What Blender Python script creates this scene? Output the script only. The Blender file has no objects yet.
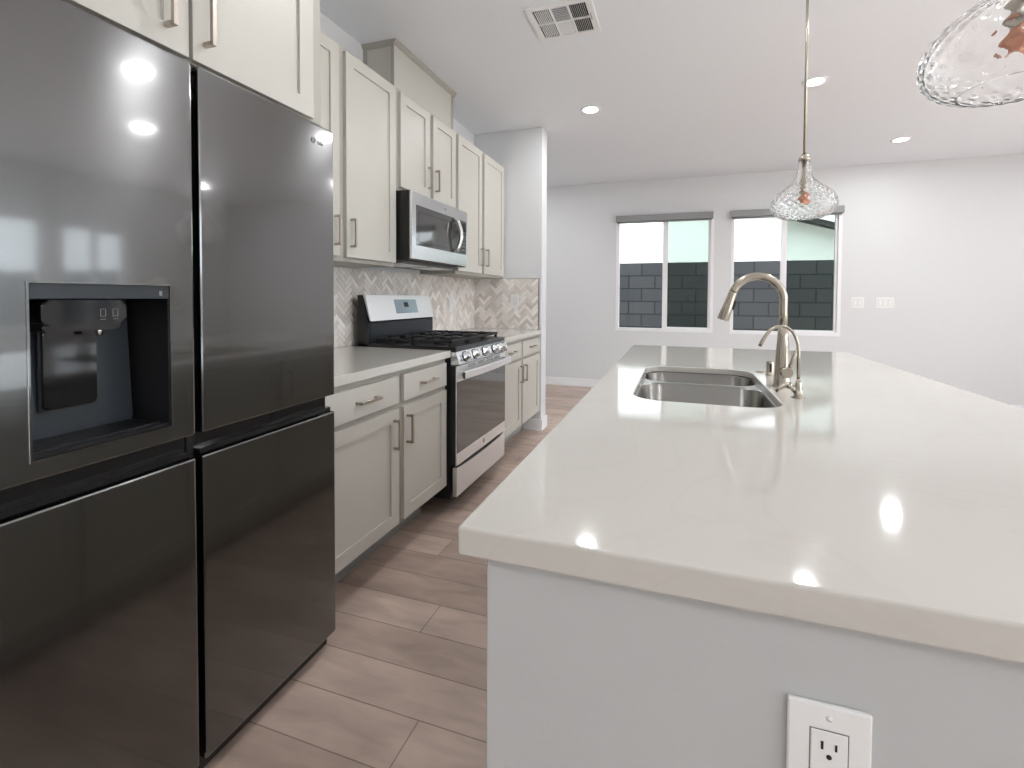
import bpy, bmesh, math, random
from math import sin, cos, pi, radians
from mathutils import Vector, Matrix
random.seed(4)
sc = bpy.context.scene
col = sc.collection

# ------------------------------------------------------------------ camera
F_PX, CX, CY = 459.2976, 532.4715, 308.8099
YAW, PITCH, ROLL, CAM_H = 0.3091, 0.0254, 0.0058, 1.2051
cam_data = bpy.data.cameras.new('camera')
cam = bpy.data.objects.new('camera', cam_data)
col.objects.link(cam)
cam_data.sensor_fit = 'HORIZONTAL'
cam_data.sensor_width = 36.0
cam_data.lens = F_PX * 36.0 / 1024.0
cam_data.shift_x = -(CX - 512) / 1024.0
cam_data.shift_y = (CY - 384) / 1024.0
cam_data.clip_start = 0.02
fw = Vector((-sin(YAW) * cos(PITCH), cos(YAW) * cos(PITCH), -sin(PITCH)))
rt = Vector((cos(YAW), sin(YAW), 0))
up = rt.cross(fw)
r2 = rt * cos(ROLL) + up * sin(ROLL)
u2 = up * cos(ROLL) - rt * sin(ROLL)
m = Matrix(((r2.x, u2.x, -fw.x, 0), (r2.y, u2.y, -fw.y, 0), (r2.z, u2.z, -fw.z, CAM_H), (0, 0, 0, 1)))
cam.matrix_world = m
sc.camera = cam

# ------------------------------------------------------------------ world, sun, exposure
SKY_N, SKY_S, SUN_E = 2.0, 5.4, 21.0
w = bpy.data.worlds.new('sky'); sc.world = w; w.use_nodes = True
bg = w.node_tree.nodes['Background']
bg.inputs[0].default_value = (0.90, 0.97, 1.06, 1)
# hazy sky: plain in the north (+Y), several times brighter around the sun (+X)
wn, wl = w.node_tree.nodes, w.node_tree.links
wtc = wn.new('ShaderNodeTexCoord'); wdot = wn.new('ShaderNodeVectorMath'); wdot.operation = 'DOT_PRODUCT'
wdot.inputs[1].default_value = Vector((.80, -.52, .30)).normalized()
wmr = wn.new('ShaderNodeMapRange'); wmr.interpolation_type = 'SMOOTHSTEP'
wmr.inputs[1].default_value = -.25; wmr.inputs[2].default_value = .95; wmr.inputs[3].default_value = SKY_N; wmr.inputs[4].default_value = SKY_S
wl.new(wtc.outputs['Generated'], wdot.inputs[0]); wl.new(wdot.outputs['Value'], wmr.inputs[0]); wl.new(wmr.outputs[0], bg.inputs[1])
sun_d = bpy.data.lights.new('sun', 'SUN'); sun_d.energy = SUN_E; sun_d.angle = radians(1.5); sun_d.color = (.93, .985, 1.07)
sun = bpy.data.objects.new('sun', sun_d); col.objects.link(sun)
sun.rotation_euler = Vector((-.80, -.03, -.85)).to_track_quat('-Z', 'Y').to_euler()
sun.location = (0, -3, 12)
vs = sc.view_settings
vs.view_transform = 'Standard'; vs.look = 'None'; vs.exposure = 0.42; vs.gamma = 1.0; vs.use_curve_mapping = False
CAN_W = 6.8            # power of each recessed lamp

# ------------------------------------------------------------------ materials
def nodes(m): return m.node_tree.nodes, m.node_tree.links
def mat(name, c, rough=.5, metal=0., bump=None, coat=0., spec=.5, aniso=0., var=None, coat_rough=.05, trans=0., ior=1.45):
    m = bpy.data.materials.new(name); m.use_nodes = True
    n, l = nodes(m); b = n['Principled BSDF']
    b.inputs['Base Color'].default_value = (*c, 1); b.inputs['Roughness'].default_value = rough
    b.inputs['Metallic'].default_value = metal; b.inputs['Coat Weight'].default_value = coat
    b.inputs['Coat Roughness'].default_value = coat_rough
    b.inputs['Specular IOR Level'].default_value = spec; b.inputs['Anisotropic'].default_value = aniso
    b.inputs['Transmission Weight'].default_value = trans; b.inputs['IOR'].default_value = ior
    geo = n.new('ShaderNodeNewGeometry')
    if var:                                   # (scale vector, amount)
        mp = n.new('ShaderNodeMapping'); mp.inputs['Scale'].default_value = var[0]
        no = n.new('ShaderNodeTexNoise'); no.inputs['Scale'].default_value = 1; no.inputs['Detail'].default_value = 4
        mx = n.new('ShaderNodeMix'); mx.data_type = 'RGBA'
        mx.inputs['A'].default_value = (*[x * (1 - var[1]) for x in c], 1)
        mx.inputs['B'].default_value = (*[min(1, x * (1 + var[1])) for x in c], 1)
        l.new(geo.outputs['Position'], mp.inputs[0]); l.new(mp.outputs[0], no.inputs['Vector'])
        l.new(no.outputs['Fac'], mx.inputs['Factor']); l.new(mx.outputs['Result'], b.inputs['Base Color'])
    if bump:                                  # (scale vector, strength, distance)
        mp = n.new('ShaderNodeMapping'); mp.inputs['Scale'].default_value = bump[0]
        no = n.new('ShaderNodeTexNoise'); no.inputs['Scale'].default_value = 1; no.inputs['Detail'].default_value = 3
        bp = n.new('ShaderNodeBump'); bp.inputs['Strength'].default_value = bump[1]; bp.inputs['Distance'].default_value = bump[2]
        l.new(geo.outputs['Position'], mp.inputs[0]); l.new(mp.outputs[0], no.inputs['Vector'])
        l.new(no.outputs['Fac'], bp.inputs['Height']); l.new(bp.outputs[0], b.inputs['Normal'])
    return m

M = {}
M['wall'] = mat('wall_paint', (.72, .725, .73), .75, bump=((90, 90, 90), .15, .002))
M['ceiling'] = mat('ceiling_paint', (.865, .89, .925), .85, bump=((60, 60, 60), .2, .003))
M['island'] = mat('wall_paint_shaded', (.53, .535, .53), .7, bump=((90, 90, 90), .15, .002))  # same paint as the walls, darkened for the shade on the knee wall
M['trim'] = mat('trim_paint', (.87, .87, .88), .4)
M['cabinet'] = mat('greige_cabinet_paint', (.555, .535, .482), .42, var=((2, 2, 5), .03))
M['cabinet_shaded'] = mat('greige_cabinet_shaded', (.42, .40, .355), .5)  # darker cabinet greige: shadow in door gaps and edges painted in
M['toe'] = mat('toe_kick_board', (.40, .41, .41), .6)
M['nickel'] = mat('brushed_nickel', (.47, .425, .36), .27, 1.)
M['pull'] = mat('satin_nickel_pull', (.50, .45, .40), .3, 1.)
M['steel'] = mat('stainless_steel', (.72, .73, .74), .22, 1., bump=((3, 3, 400), .02, .001))
M['steel_sat'] = mat('satin_stainless', (.84, .85, .86), .42, 1.)
M['sink'] = mat('sink_steel', (.27, .265, .25), .26, 1., bump=((200, 20, 200), .03, .001))
M['black'] = mat('black_enamel', (.012, .012, .013), .35)
M['iron'] = mat('cast_iron', (.016, .016, .018), .55, bump=((250, 250, 250), .3, .001))
M['blackgloss'] = mat('black_gloss', (.01, .01, .011), .08, coat=.3)
M['deckgrey'] = mat('slate_enamel', (.026, .031, .037), .3)
M['ovenglass'] = mat('oven_glass', (.045, .045, .044), .06, spec=.9, coat=.6)
M['plastic'] = mat('white_plastic', (.86, .855, .84), .35)
M['slot'] = mat('dark_slot', (.01, .01, .01), .6)
M['shade'] = mat('grey_shade_fabric', (.30, .30, .30), .7, bump=((300, 300, 300), .2, .001))
M['display'] = mat('display_panel', (.30, .38, .43), .15, coat=.5)
M['marking'] = mat('grey_marking', (.22, .22, .22), .5)
M['chrome'] = mat('polished_chrome', (.8, .8, .8), .07, 1.)
M['copper'] = mat('copper_glass', (.62, .27, .17), .2, .4, coat=.5)
M['duct'] = mat('filter_grey', (.16, .155, .15), .5, .4)
M['ground'] = mat('gravel', (.35, .31, .27), .9, var=((20, 20, 20), .4), bump=((40, 40, 40), .6, .02))
M['bounce_patio'] = mat('pale_concrete', (.55, .53, .50), .85)  # unseen pale ground, added to bounce sun up onto the ceiling
M['stucco'] = mat('stucco', (.80, .815, .795), .9, bump=((30, 30, 30), .3, .01))
M['fascia'] = mat('dark_fascia', (.03, .028, .027), .7)
M['roof'] = mat('roof_tile', (.9, .9, .88), .8, bump=((12, 12, 12), .4, .03))
M['vent_shade'] = mat('vent_shadow', (.05, .05, .05), .8)  # dark tone painted as the shade behind the vent louvres

# dark stainless of the refrigerator: horizontally brushed, slightly wavy sheet
m = bpy.data.materials.new('dark_stainless'); m.use_nodes = True; M['fridge'] = m
n, l = nodes(m); b = n['Principled BSDF']
b.inputs['Base Color'].default_value = (.125, .125, .123, 1); b.inputs['Metallic'].default_value = 1; b.inputs['Anisotropic Rotation'].default_value = .25; b.inputs['Coat Weight'].default_value = .9; b.inputs['Coat Roughness'].default_value = .06; b.inputs['Coat IOR'].default_value = 1.75
b.inputs['Roughness'].default_value = .2; b.inputs['Anisotropic'].default_value = .75
tg = n.new('ShaderNodeTangent'); tg.direction_type = 'RADIAL'; tg.axis = 'Z'
geo = n.new('ShaderNodeNewGeometry')
cr = n.new('ShaderNodeVectorMath'); cr.operation = 'CROSS_PRODUCT'; cr.inputs[1].default_value = (0, 0, 1)
l.new(geo.outputs['Normal'], cr.inputs[0]); l.new(cr.outputs[0], b.inputs['Tangent'])
mp = n.new('ShaderNodeMapping'); mp.inputs['Scale'].default_value = (2, 3.2, 1.6)
no = n.new('ShaderNodeTexNoise'); no.inputs['Scale'].default_value = 1; no.inputs['Detail'].default_value = 1
mp2 = n.new('ShaderNodeMapping'); mp2.inputs['Scale'].default_value = (60, 25, 900)
no2 = n.new('ShaderNodeTexNoise'); no2.inputs['Scale'].default_value = 1; no2.inputs['Detail'].default_value = 2
b1 = n.new('ShaderNodeBump'); b1.inputs['Strength'].default_value = .5; b1.inputs['Distance'].default_value = .003
b2 = n.new('ShaderNodeBump'); b2.inputs['Strength'].default_value = .05; b2.inputs['Distance'].default_value = .0005
l.new(geo.outputs['Position'], mp.inputs[0]); l.new(mp.outputs[0], no.inputs['Vector']); l.new(no.outputs['Fac'], b1.inputs['Height'])
l.new(geo.outputs['Position'], mp2.inputs[0]); l.new(mp2.outputs[0], no2.inputs['Vector']); l.new(no2.outputs['Fac'], b2.inputs['Height'])
l.new(b1.outputs[0], b2.inputs['Normal']); l.new(b2.outputs[0], b.inputs['Normal'])

# quartz: near white with a few soft veins
m = bpy.data.materials.new('white_quartz'); m.use_nodes = True; M['quartz'] = m
n, l = nodes(m); b = n['Principled BSDF']
b.inputs['Roughness'].default_value = .07; b.inputs['IOR'].default_value = 1.7
geo = n.new('ShaderNodeNewGeometry'); wv = n.new('ShaderNodeTexNoise'); wv.inputs['Scale'].default_value = 2.2; wv.inputs['Detail'].default_value = 6; wv.inputs['Distortion'].default_value = 1.6
rp = n.new('ShaderNodeValToRGB')
rp.color_ramp.elements[0].position = .485; rp.color_ramp.elements[0].color = (.60, .578, .53, 1)
rp.color_ramp.elements[1].position = .515; rp.color_ramp.elements[1].color = (.60, .578, .53, 1)
e = rp.color_ramp.elements.new(.5); e.color = (.585, .563, .515, 1)
l.new(geo.outputs['Position'], wv.inputs['Vector']); l.new(wv.outputs['Fac'], rp.inputs['Fac']); l.new(rp.outputs[0], b.inputs['Base Color'])

# plank floor, boards run along X
m = bpy.data.materials.new('oak_plank_floor'); m.use_nodes = True; M['floor'] = m
n, l = nodes(m); b = n['Principled BSDF']; b.inputs['Roughness'].default_value = .42
geo = n.new('ShaderNodeNewGeometry')
ROW = .151; ROW_OFF = ROW*28 - 1.119
sx = n.new('ShaderNodeSeparateXYZ'); l.new(geo.outputs['Position'], sx.inputs[0])
ya = n.new('ShaderNodeMath'); ya.operation = 'ADD'; ya.inputs[1].default_value = ROW_OFF; l.new(sx.outputs['Y'], ya.inputs[0])
yd = n.new('ShaderNodeMath'); yd.operation = 'DIVIDE'; yd.inputs[1].default_value = ROW; l.new(ya.outputs[0], yd.inputs[0])
yf_ = n.new('ShaderNodeMath'); yf_.operation = 'FLOOR'; l.new(yd.outputs[0], yf_.inputs[0])
ym = n.new('ShaderNodeMath'); ym.operation = 'MULTIPLY'; ym.inputs[1].default_value = .3819; l.new(yf_.outputs[0], ym.inputs[0])
yfr = n.new('ShaderNodeMath'); yfr.operation = 'FRACT'; l.new(ym.outputs[0], yfr.inputs[0])
xo = n.new('ShaderNodeMath'); xo.operation = 'MULTIPLY_ADD'; xo.inputs[1].default_value = 1.25; l.new(yfr.outputs[0], xo.inputs[0])
xs = n.new('ShaderNodeMath'); xs.operation = 'ADD'; xs.inputs[1].default_value = 10.30; l.new(sx.outputs['X'], xs.inputs[0]); l.new(xs.outputs[0], xo.inputs[2])
mp = n.new('ShaderNodeCombineXYZ'); l.new(xo.outputs[0], mp.inputs[0]); l.new(ya.outputs[0], mp.inputs[1])
br = n.new('ShaderNodeTexBrick'); br.inputs['Scale'].default_value = 1
br.inputs['Brick Width'].default_value = 1.25; br.inputs['Row Height'].default_value = .151
br.inputs['Mortar Size'].default_value = .0022; br.inputs['Mortar Smooth'].default_value = .3
br.offset = 0; br.squash = 1
br.inputs['Color1'].default_value = (.435, .33, .27, 1); br.inputs['Color2'].default_value = (.57, .445, .37, 1)
br.inputs['Mortar'].default_value = (.27, .205, .165, 1)
gm = n.new('ShaderNodeMapping'); gm.inputs['Scale'].default_value = (4.5, 16, 1)
gn = n.new('ShaderNodeTexNoise'); gn.inputs['Scale'].default_value = 1; gn.inputs['Detail'].default_value = 7; gn.inputs['Distortion'].default_value = .6
gm2 = n.new('ShaderNodeMapping'); gm2.inputs['Scale'].default_value = (1.5, 4, 1)
gn2 = n.new('ShaderNodeTexNoise'); gn2.inputs['Scale'].default_value = 1.3; gn2.inputs['Detail'].default_value = 3
rr = n.new('ShaderNodeMapRange'); rr.inputs[1].default_value = .3; rr.inputs[2].default_value = .7; rr.inputs[3].default_value = .82; rr.inputs[4].default_value = 1.14
rr2 = n.new('ShaderNodeMapRange'); rr2.inputs[1].default_value = .3; rr2.inputs[2].default_value = .7; rr2.inputs[3].default_value = .88; rr2.inputs[4].default_value = 1.1
mu = n.new('ShaderNodeMath'); mu.operation = 'MULTIPLY'
vm = n.new('ShaderNodeVectorMath'); vm.operation = 'SCALE'
l.new(mp.outputs[0], br.inputs['Vector'])
l.new(geo.outputs['Position'], gm.inputs[0]); l.new(gm.outputs[0], gn.inputs['Vector'])
l.new(geo.outputs['Position'], gm2.inputs[0]); l.new(gm2.outputs[0], gn2.inputs['Vector'])
l.new(gn.outputs['Fac'], rr.inputs[0]); l.new(gn2.outputs['Fac'], rr2.inputs[0])
l.new(rr.outputs[0], mu.inputs[0]); l.new(rr2.outputs[0], mu.inputs[1])
l.new(br.outputs['Color'], vm.inputs[0]); l.new(mu.outputs[0], vm.inputs['Scale']); l.new(vm.outputs[0], b.inputs['Base Color'])
bp = n.new('ShaderNodeBump'); bp.inputs['Strength'].default_value = .3; bp.inputs['Distance'].default_value = .002; bp.invert = True
l.new(br.outputs['Fac'], bp.inputs['Height']); l.new(bp.outputs[0], b.inputs['Normal'])

# concrete block wall
m = bpy.data.materials.new('concrete_block'); m.use_nodes = True; M['block'] = m
n, l = nodes(m); b = n['Principled BSDF']; b.inputs['Roughness'].default_value = .9
geo = n.new('ShaderNodeNewGeometry'); sx = n.new('ShaderNodeSeparateXYZ'); l.new(geo.outputs['Position'], sx.inputs[0])
ad = n.new('ShaderNodeMath'); ad.operation = 'ADD'; l.new(sx.outputs['X'], ad.inputs[0]); l.new(sx.outputs['Y'], ad.inputs[1])
az = n.new('ShaderNodeMath'); az.operation = 'ADD'; az.inputs[1].default_value = 20*.203 - 1.757; l.new(sx.outputs['Z'], az.inputs[0])
axx = n.new('ShaderNodeMath'); axx.operation = 'ADD'; axx.inputs[1].default_value = 20.06 - 7.5; l.new(ad.outputs[0], axx.inputs[0])
tc = n.new('ShaderNodeCombineXYZ'); l.new(axx.outputs[0], tc.inputs[0]); l.new(az.outputs[0], tc.inputs[1])
br = n.new('ShaderNodeTexBrick'); br.inputs['Scale'].default_value = 1; br.inputs['Brick Width'].default_value = .406
br.inputs['Row Height'].default_value = .203; br.inputs['Mortar Size'].default_value = .011; br.offset = .5
br.inputs['Color1'].default_value = (.088, .094, .104, 1); br.inputs['Color2'].default_value = (.108, .114, .122, 1)
br.inputs['Mortar'].default_value = (.040, .042, .046, 1)
l.new(tc.outputs[0], br.inputs['Vector']); l.new(br.outputs['Color'], b.inputs['Base Color'])

# tiles: shade stored per tile
m = bpy.data.materials.new('herringbone_stone'); m.use_nodes = True; M['tile'] = m
n, l = nodes(m); b = n['Principled BSDF']; b.inputs['Roughness'].default_value = .3
at = n.new('ShaderNodeAttribute'); at.attribute_name = 'shade'; at.attribute_type = 'GEOMETRY'
l.new(at.outputs['Color'], b.inputs['Base Color'])

def thin_glass(name, tint, refl):
    m = bpy.data.materials.new(name); m.use_nodes = True
    n, l = nodes(m); n.clear()
    o = n.new('ShaderNodeOutputMaterial'); t = n.new('ShaderNodeBsdfTransparent'); g = n.new('ShaderNodeBsdfGlossy')
    t.inputs[0].default_value = (*tint, 1); g.inputs['Roughness'].default_value = .01
    f = n.new('ShaderNodeFresnel'); f.inputs[0].default_value = 1.5
    mu = n.new('ShaderNodeMath'); mu.operation = 'MULTIPLY'; mu.inputs[1].default_value = refl
    mx = n.new('ShaderNodeMixShader')
    l.new(f.outputs[0], mu.inputs[0]); l.new(mu.outputs[0], mx.inputs[0]); l.new(t.outputs[0], mx.inputs[1]); l.new(g.outputs[0], mx.inputs[2])
    l.new(mx.outputs[0], o.inputs[0]); return m
M['pane'] = thin_glass('clear_pane', (.97, .98, .97), .35)
M['screen'] = thin_glass('screened_pane', (.62, .665, .63), .35)
m = bpy.data.materials.new('crystal_glass'); m.use_nodes = True; M['glass'] = m
b = m.node_tree.nodes['Principled BSDF']; b.inputs['Transmission Weight'].default_value = 1; b.inputs['Roughness'].default_value = .0
b.inputs['Base Color'].default_value = (1, 1, 1, 1); b.inputs['IOR'].default_value = 1.36
m = bpy.data.materials.new('lit_lens'); m.use_nodes = True; M['lens'] = m
b = m.node_tree.nodes['Principled BSDF']; b.inputs['Emission Color'].default_value = (1, .97, .92, 1); b.inputs['Emission Strength'].default_value = 9

# ------------------------------------------------------------------ mesh helpers
class MB:
    def __init__(s): s.bm = bmesh.new()
    def box(s, x0, x1, y0, y1, z0, z1, bev=0., seg=2):
        x0, x1 = sorted((x0, x1)); y0, y1 = sorted((y0, y1)); z0, z1 = sorted((z0, z1))
        v = [s.bm.verts.new(p) for p in ((x0,y0,z0),(x1,y0,z0),(x1,y1,z0),(x0,y1,z0),(x0,y0,z1),(x1,y0,z1),(x1,y1,z1),(x0,y1,z1))]
        fs = [s.bm.faces.new([v[i] for i in q]) for q in ((3,2,1,0),(4,5,6,7),(0,1,5,4),(1,2,6,5),(2,3,7,6),(3,0,4,7))]
        if bev:
            es = list({e for f in fs for e in f.edges})
            bmesh.ops.bevel(s.bm, geom=es, offset=bev, segments=seg, affect='EDGES', profile=.5)
        return s
    def prism(s, pts, axis, a0, a1, bev=0., seg=2, smooth=False):
        # pts 2D outline in the plane normal to axis, extruded a0..a1
        def P(p, a):
            return {'x': (a, p[0], p[1]), 'y': (p[0], a, p[1]), 'z': (p[0], p[1], a)}[axis]
        A = [s.bm.verts.new(P(p, a0)) for p in pts]; B = [s.bm.verts.new(P(p, a1)) for p in pts]
        fs = [s.bm.faces.new(A), s.bm.faces.new(B[::-1])]
        k = len(pts)
        for i in range(k):
            f = s.bm.faces.new((A[i], B[i], B[(i+1) % k], A[(i+1) % k])); f.smooth = smooth; fs.append(f)
        if bev:
            es = list({e for f in fs[:2] for e in f.edges})
            bmesh.ops.bevel(s.bm, geom=es, offset=bev, segments=seg, affect='EDGES', profile=.5)
        bmesh.ops.recalc_face_normals(s.bm, faces=[f for f in s.bm.faces])
        return s
    def frame(s, axis, back, front, o, i, bev=0., slope=0.):
        # rectangular ring in plane normal to axis: o,i = (a0,a1,b0,b1) outer / inner
        def P(a, b, c): return {'x': (c, a, b), 'y': (a, c, b), 'z': (a, b, c)}[axis]
        def ring(r, c): return [s.bm.verts.new(P(a, b, c)) for a, b in ((r[0], r[2]), (r[1], r[2]), (r[1], r[3]), (r[0], r[3]))]
        of, ob = ring(o, front), ring(o, back)
        inf, inb = ring(i, front), ring((i[0]+slope, i[1]-slope, i[2]+slope, i[3]-slope), back)
        fs = []
        for k in range(4):
            j = (k+1) % 4
            for q in ((of[k], of[j], inf[j], inf[k]), (ob[j], ob[k], inb[k], inb[j]), (of[j], of[k], ob[k], ob[j]), (inf[k], inf[j], inb[j], inb[k])):
                fs.append(s.bm.faces.new(q))
        if bev:
            es = []
            for k in range(4):
                es.append(s.bm.edges.get((of[k], of[(k+1) % 4]))); es.append(s.bm.edges.get((of[k], ob[k])))
            bmesh.ops.bevel(s.bm, geom=es, offset=bev, segments=2, affect='EDGES', profile=.5)
        bmesh.ops.recalc_face_normals(s.bm, faces=[f for f in s.bm.faces])
        return s
    def tube(s, path, r, seg=12, cap=True):
        # r a number or a list of radii
        path = [Vector(p) for p in path]; k = len(path)
        rs = r if isinstance(r, (list, tuple)) else [r] * k
        t0 = (path[1] - path[0]).normalized()
        a = Vector((0, 0, 1)) if abs(t0.z) < .9 else Vector((1, 0, 0))
        nrm = t0.cross(a).normalized(); rings = []
        for i, p in enumerate(path):
            t = (path[min(i+1, k-1)] - path[max(i-1, 0)])
            t = t.normalized() if t.length > 1e-9 else t0
            nrm = (nrm - t * nrm.dot(t)).normalized(); bn = t.cross(nrm)
            rings.append([s.bm.verts.new(p + (nrm * cos(2*pi*j/seg) + bn * sin(2*pi*j/seg)) * rs[i]) for j in range(seg)])
        for i in range(k-1):
            for j in range(seg):
                f = s.bm.faces.new((rings[i][j], rings[i][(j+1) % seg], rings[i+1][(j+1) % seg], rings[i+1][j])); f.smooth = True
        if cap:
            s.bm.faces.new(rings[0][::-1]); s.bm.faces.new(rings[-1])
        return s
    def lathe(s, prof, c=(0, 0, 0), seg=32, axis='z', smooth=True, closed=False):
        # prof list of (r, h) along axis
        def P(r, a, h):
            q = {'z': (r*cos(a), r*sin(a), h), 'x': (h, r*cos(a), r*sin(a)), 'y': (r*sin(a), h, r*cos(a))}[axis]
            return (q[0]+c[0], q[1]+c[1], q[2]+c[2])
        rings = [[s.bm.verts.new(P(max(r, 1e-5), 2*pi*j/seg, h)) for j in range(seg)] for r, h in prof]
        k = len(prof)
        for i in range(k if closed else k-1):
            A, B = rings[i], rings[(i+1) % k]
            for j in range(seg):
                f = s.bm.faces.new((A[j], A[(j+1) % seg], B[(j+1) % seg], B[j])); f.smooth = smooth
        if not closed:
            s.bm.faces.new(rings[0][::-1]); s.bm.faces.new(rings[-1])
        bmesh.ops.recalc_face_normals(s.bm, faces=[f for f in s.bm.faces])
        return s
    def build(s, name, material, parent=None, loc=None):
        me = bpy.data.meshes.new(name); s.bm.to_mesh(me); s.bm.free()
        me.materials.append(material)
        o = bpy.data.objects.new(name, me); col.objects.link(o)
        if parent is not None:
            o.parent = parent
            W = Vector((0, 0, 0)); q = parent
            while q is not None: W += q.location; q = q.parent
            o.matrix_parent_inverse = Matrix.Identity(4)
            me.transform(Matrix.Translation(-W))
        elif loc is not None:
            me.transform(Matrix.Translation(-Vector(loc))); o.location = loc
        return o
def tag(o, label=None, cat=None, group=None, kind=None):
    if label: o['label'] = label
    if cat: o['category'] = cat
    if group: o['group'] = group
    if kind: o['kind'] = kind
    return o
def thing(name, label, cat, loc, group=None):
    o = bpy.data.objects.new(name, None); col.objects.link(o); o.location = loc; o.empty_display_size = .1
    return tag(o, label, cat, group)
def struct(name, mb, material, parent=None):
    o = mb.build(name, material, parent)
    if parent is None: o['kind'] = 'structure'
    return o
def copy_tree(o, parent=None):
    c = o.copy(); col.objects.link(c)
    if parent is not None: c.parent = parent
    for ch in list(o.children): copy_tree(ch, c)
    return c
def text_mesh(body, size, matrix, extrude=.0004):
    cu = bpy.data.curves.new('lettering', 'FONT'); cu.body = body; cu.size = size; cu.extrude = extrude
    cu.align_x = 'CENTER'; cu.align_y = 'CENTER'
    o = bpy.data.objects.new('lettering', cu); col.objects.link(o)
    dg = bpy.context.evaluated_depsgraph_get(); dg.update()
    me = bpy.data.meshes.new_from_object(o.evaluated_get(dg)); bpy.data.objects.remove(o)
    me.transform(matrix); mb = MB(); mb.bm.from_mesh(me); bpy.data.meshes.remove(me); return mb
# text lying in the y-z plane, read from +x
def face_x(x, y, z): return Matrix(((0, 0, 1, x), (1, 0, 0, y), (0, 1, 0, z), (0, 0, 0, 1)))

H = 2.717          # ceiling
XW = -1.84         # kitchen wall
YF = 6.10          # far wall
XR = 4.80          # right wall
YB = -2.60         # wall behind the camera
YS = 3.95          # stub wall front face
ZC = .914          # counter height

# ------------------------------------------------------------------ room shell
struct('floor', MB().box(-3.2, XR + .15, YB - .15, YF + .15, -.12, 0), M['floor'])
struct('ceiling', MB().box(-3.2, XR + .15, YB - .15, YF + .15, H, H + .25), M['ceiling'])
struct('wall_left', MB().box(XW - .15, XW, YB - .15, YS + .15, 0, H), M['wall'])
struct('wall_kitchen_end', MB().box(-3.2, -1.175, YS, YS + .145, 0, H, .003, 1), M['wall'])
struct('wall_dining_left', MB().box(-3.2, -3.05, YS + .145, YF, 0, H), M['wall'])
struct('wall_back', MB().box(XW, XR, YB - .15, YB, 0, H), M['wall'])
def wall_with_holes(axis, c0, c1, a0, a1, holes):
    mb = MB()
    def B(p, q, z0, z1):
        if axis == 'y': mb.box(p, q, c0, c1, z0, z1)
        else: mb.box(c0, c1, p, q, z0, z1)
    cur = a0
    for (h0, h1, z0, z1) in holes:
        B(cur, h0, 0, H); B(h0, h1, 0, z0); B(h0, h1, z1, H); cur = h1
    B(cur, a1, 0, H); return mb
W1 = (-.785, .388, .785, 2.235); W2 = (.605, 1.755, .785, 2.235)
W3 = (2.50, 3.68, .785, 2.1); W4 = (3.84, 4.56, .785, 2.05)
struct('wall_far', wall_with_holes('y', YF, YF + .15, -3.05, XR, [W1, W2]), M['wall'])
W5_ADDED = (-2.2, 1.95, .03, 2.36)  # unseen door opening, added to let sun and sky fill the room
struct('wall_right', wall_with_holes('x', XR, XR + .15, YB, YF, [W5_ADDED, W3, W4]), M['wall'])
struct('baseboard_far', MB().box(-3.05, XR, YF - .014, YF, 0, .105, .003, 1), M['trim'])
mb = MB().box(-1.175, -1.160, YS - .014, YS + .159, 0, .105, .003, 1); mb.box(-1.352, -1.175, YS - .014, YS, 0, .105, .003, 1)
mb.box(-3.05, -1.175, YS + .145, YS + .159, 0, .105, .003, 1)
struct('baseboard_kitchen_end', mb, M['trim'])

def window(idx, axis, c, a0, a1, z0, z1, mull, inward):
    # frame set at the inner wall face c; outward = away from room
    d = -inward
    mb = MB().frame(axis, c + d*.085, c + inward*.004, (a0 - .012, a1 + .012, z0 - .012, z1 + .01), (a0 + .026, a1 - .026, z0 + .026, z1 - .026))
    fr = struct('window_%d' % idx, mb, M['trim'])
    sp = (a1 - a0) * mull + a0
    def box(mb, p, q, c0, c1, z0, z1):
        if axis == 'y': mb.box(p, q, c0, c1, z0, z1)
        else: mb.box(c0, c1, p, q, z0, z1)
        return mb
    # fixed light and sliding sash
    box(MB(), sp - .028, sp + .028, c + d*.02, c + d*.06, z0 + .026, z1 - .026).build('mullion', M['trim'], fr)
    s = MB().frame(axis, c + d*.055, c + d*.02, (sp + .028, a1 - .026, z0 + .026, z1 - .026), (sp + .034, a1 - .05, z0 + .05, z1 - .05)).build('sash', M['trim'], fr)
    box(MB(), a0 + .026, sp - .028, c + d*.062, c + d*.066, z0 + .026, z1 - .026).build('pane', M['pane'], fr)
    box(MB(), sp + .034, a1 - .05, c + d*.036, c + d*.040, z0 + .05, z1 - .05).build('pane', M['screen'] if idx < 3 else M['pane'], fr)
    return fr
window(1, 'y', YF, *W1, .515, -1)
window(2, 'y', YF, *W2, .495, -1)
window(3, 'x', XR, *W3, .5, -1)
window(4, 'x', XR, *W4, .5, -1)
window(5, 'x', XR, *W5_ADDED, .5, -1)  # unseen sliding door, added for its daylight
struct('added_sun_eave', MB().box(-3.2, XR + .15, YF + .15, YF + .80, H, H + .25), M['trim'])  # unseen overhang, added to keep the sun out of the far windows
def roller(x0, x1, label):
    t = thing('roller_shade', label, 'window shade', ((x0+x1)/2, YF - .04, 2.20), 'roller shades over the far windows')
    MB().box(x0, x1, YF - .075, YF - .004, 2.185, 2.262, .004).build('cassette', M['shade'], t)
    MB().tube([(x0 + .02, YF - .035, 2.172), (x1 - .02, YF - .035, 2.172)], .0085).build('bottom_rail', M['shade'], t)
    return t
roller(-.797, .385, 'grey rolled-up roller shade above the left far window')
roller(.585, 1.765, 'grey rolled-up roller shade above the right far window, behind the pendant')

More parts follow.
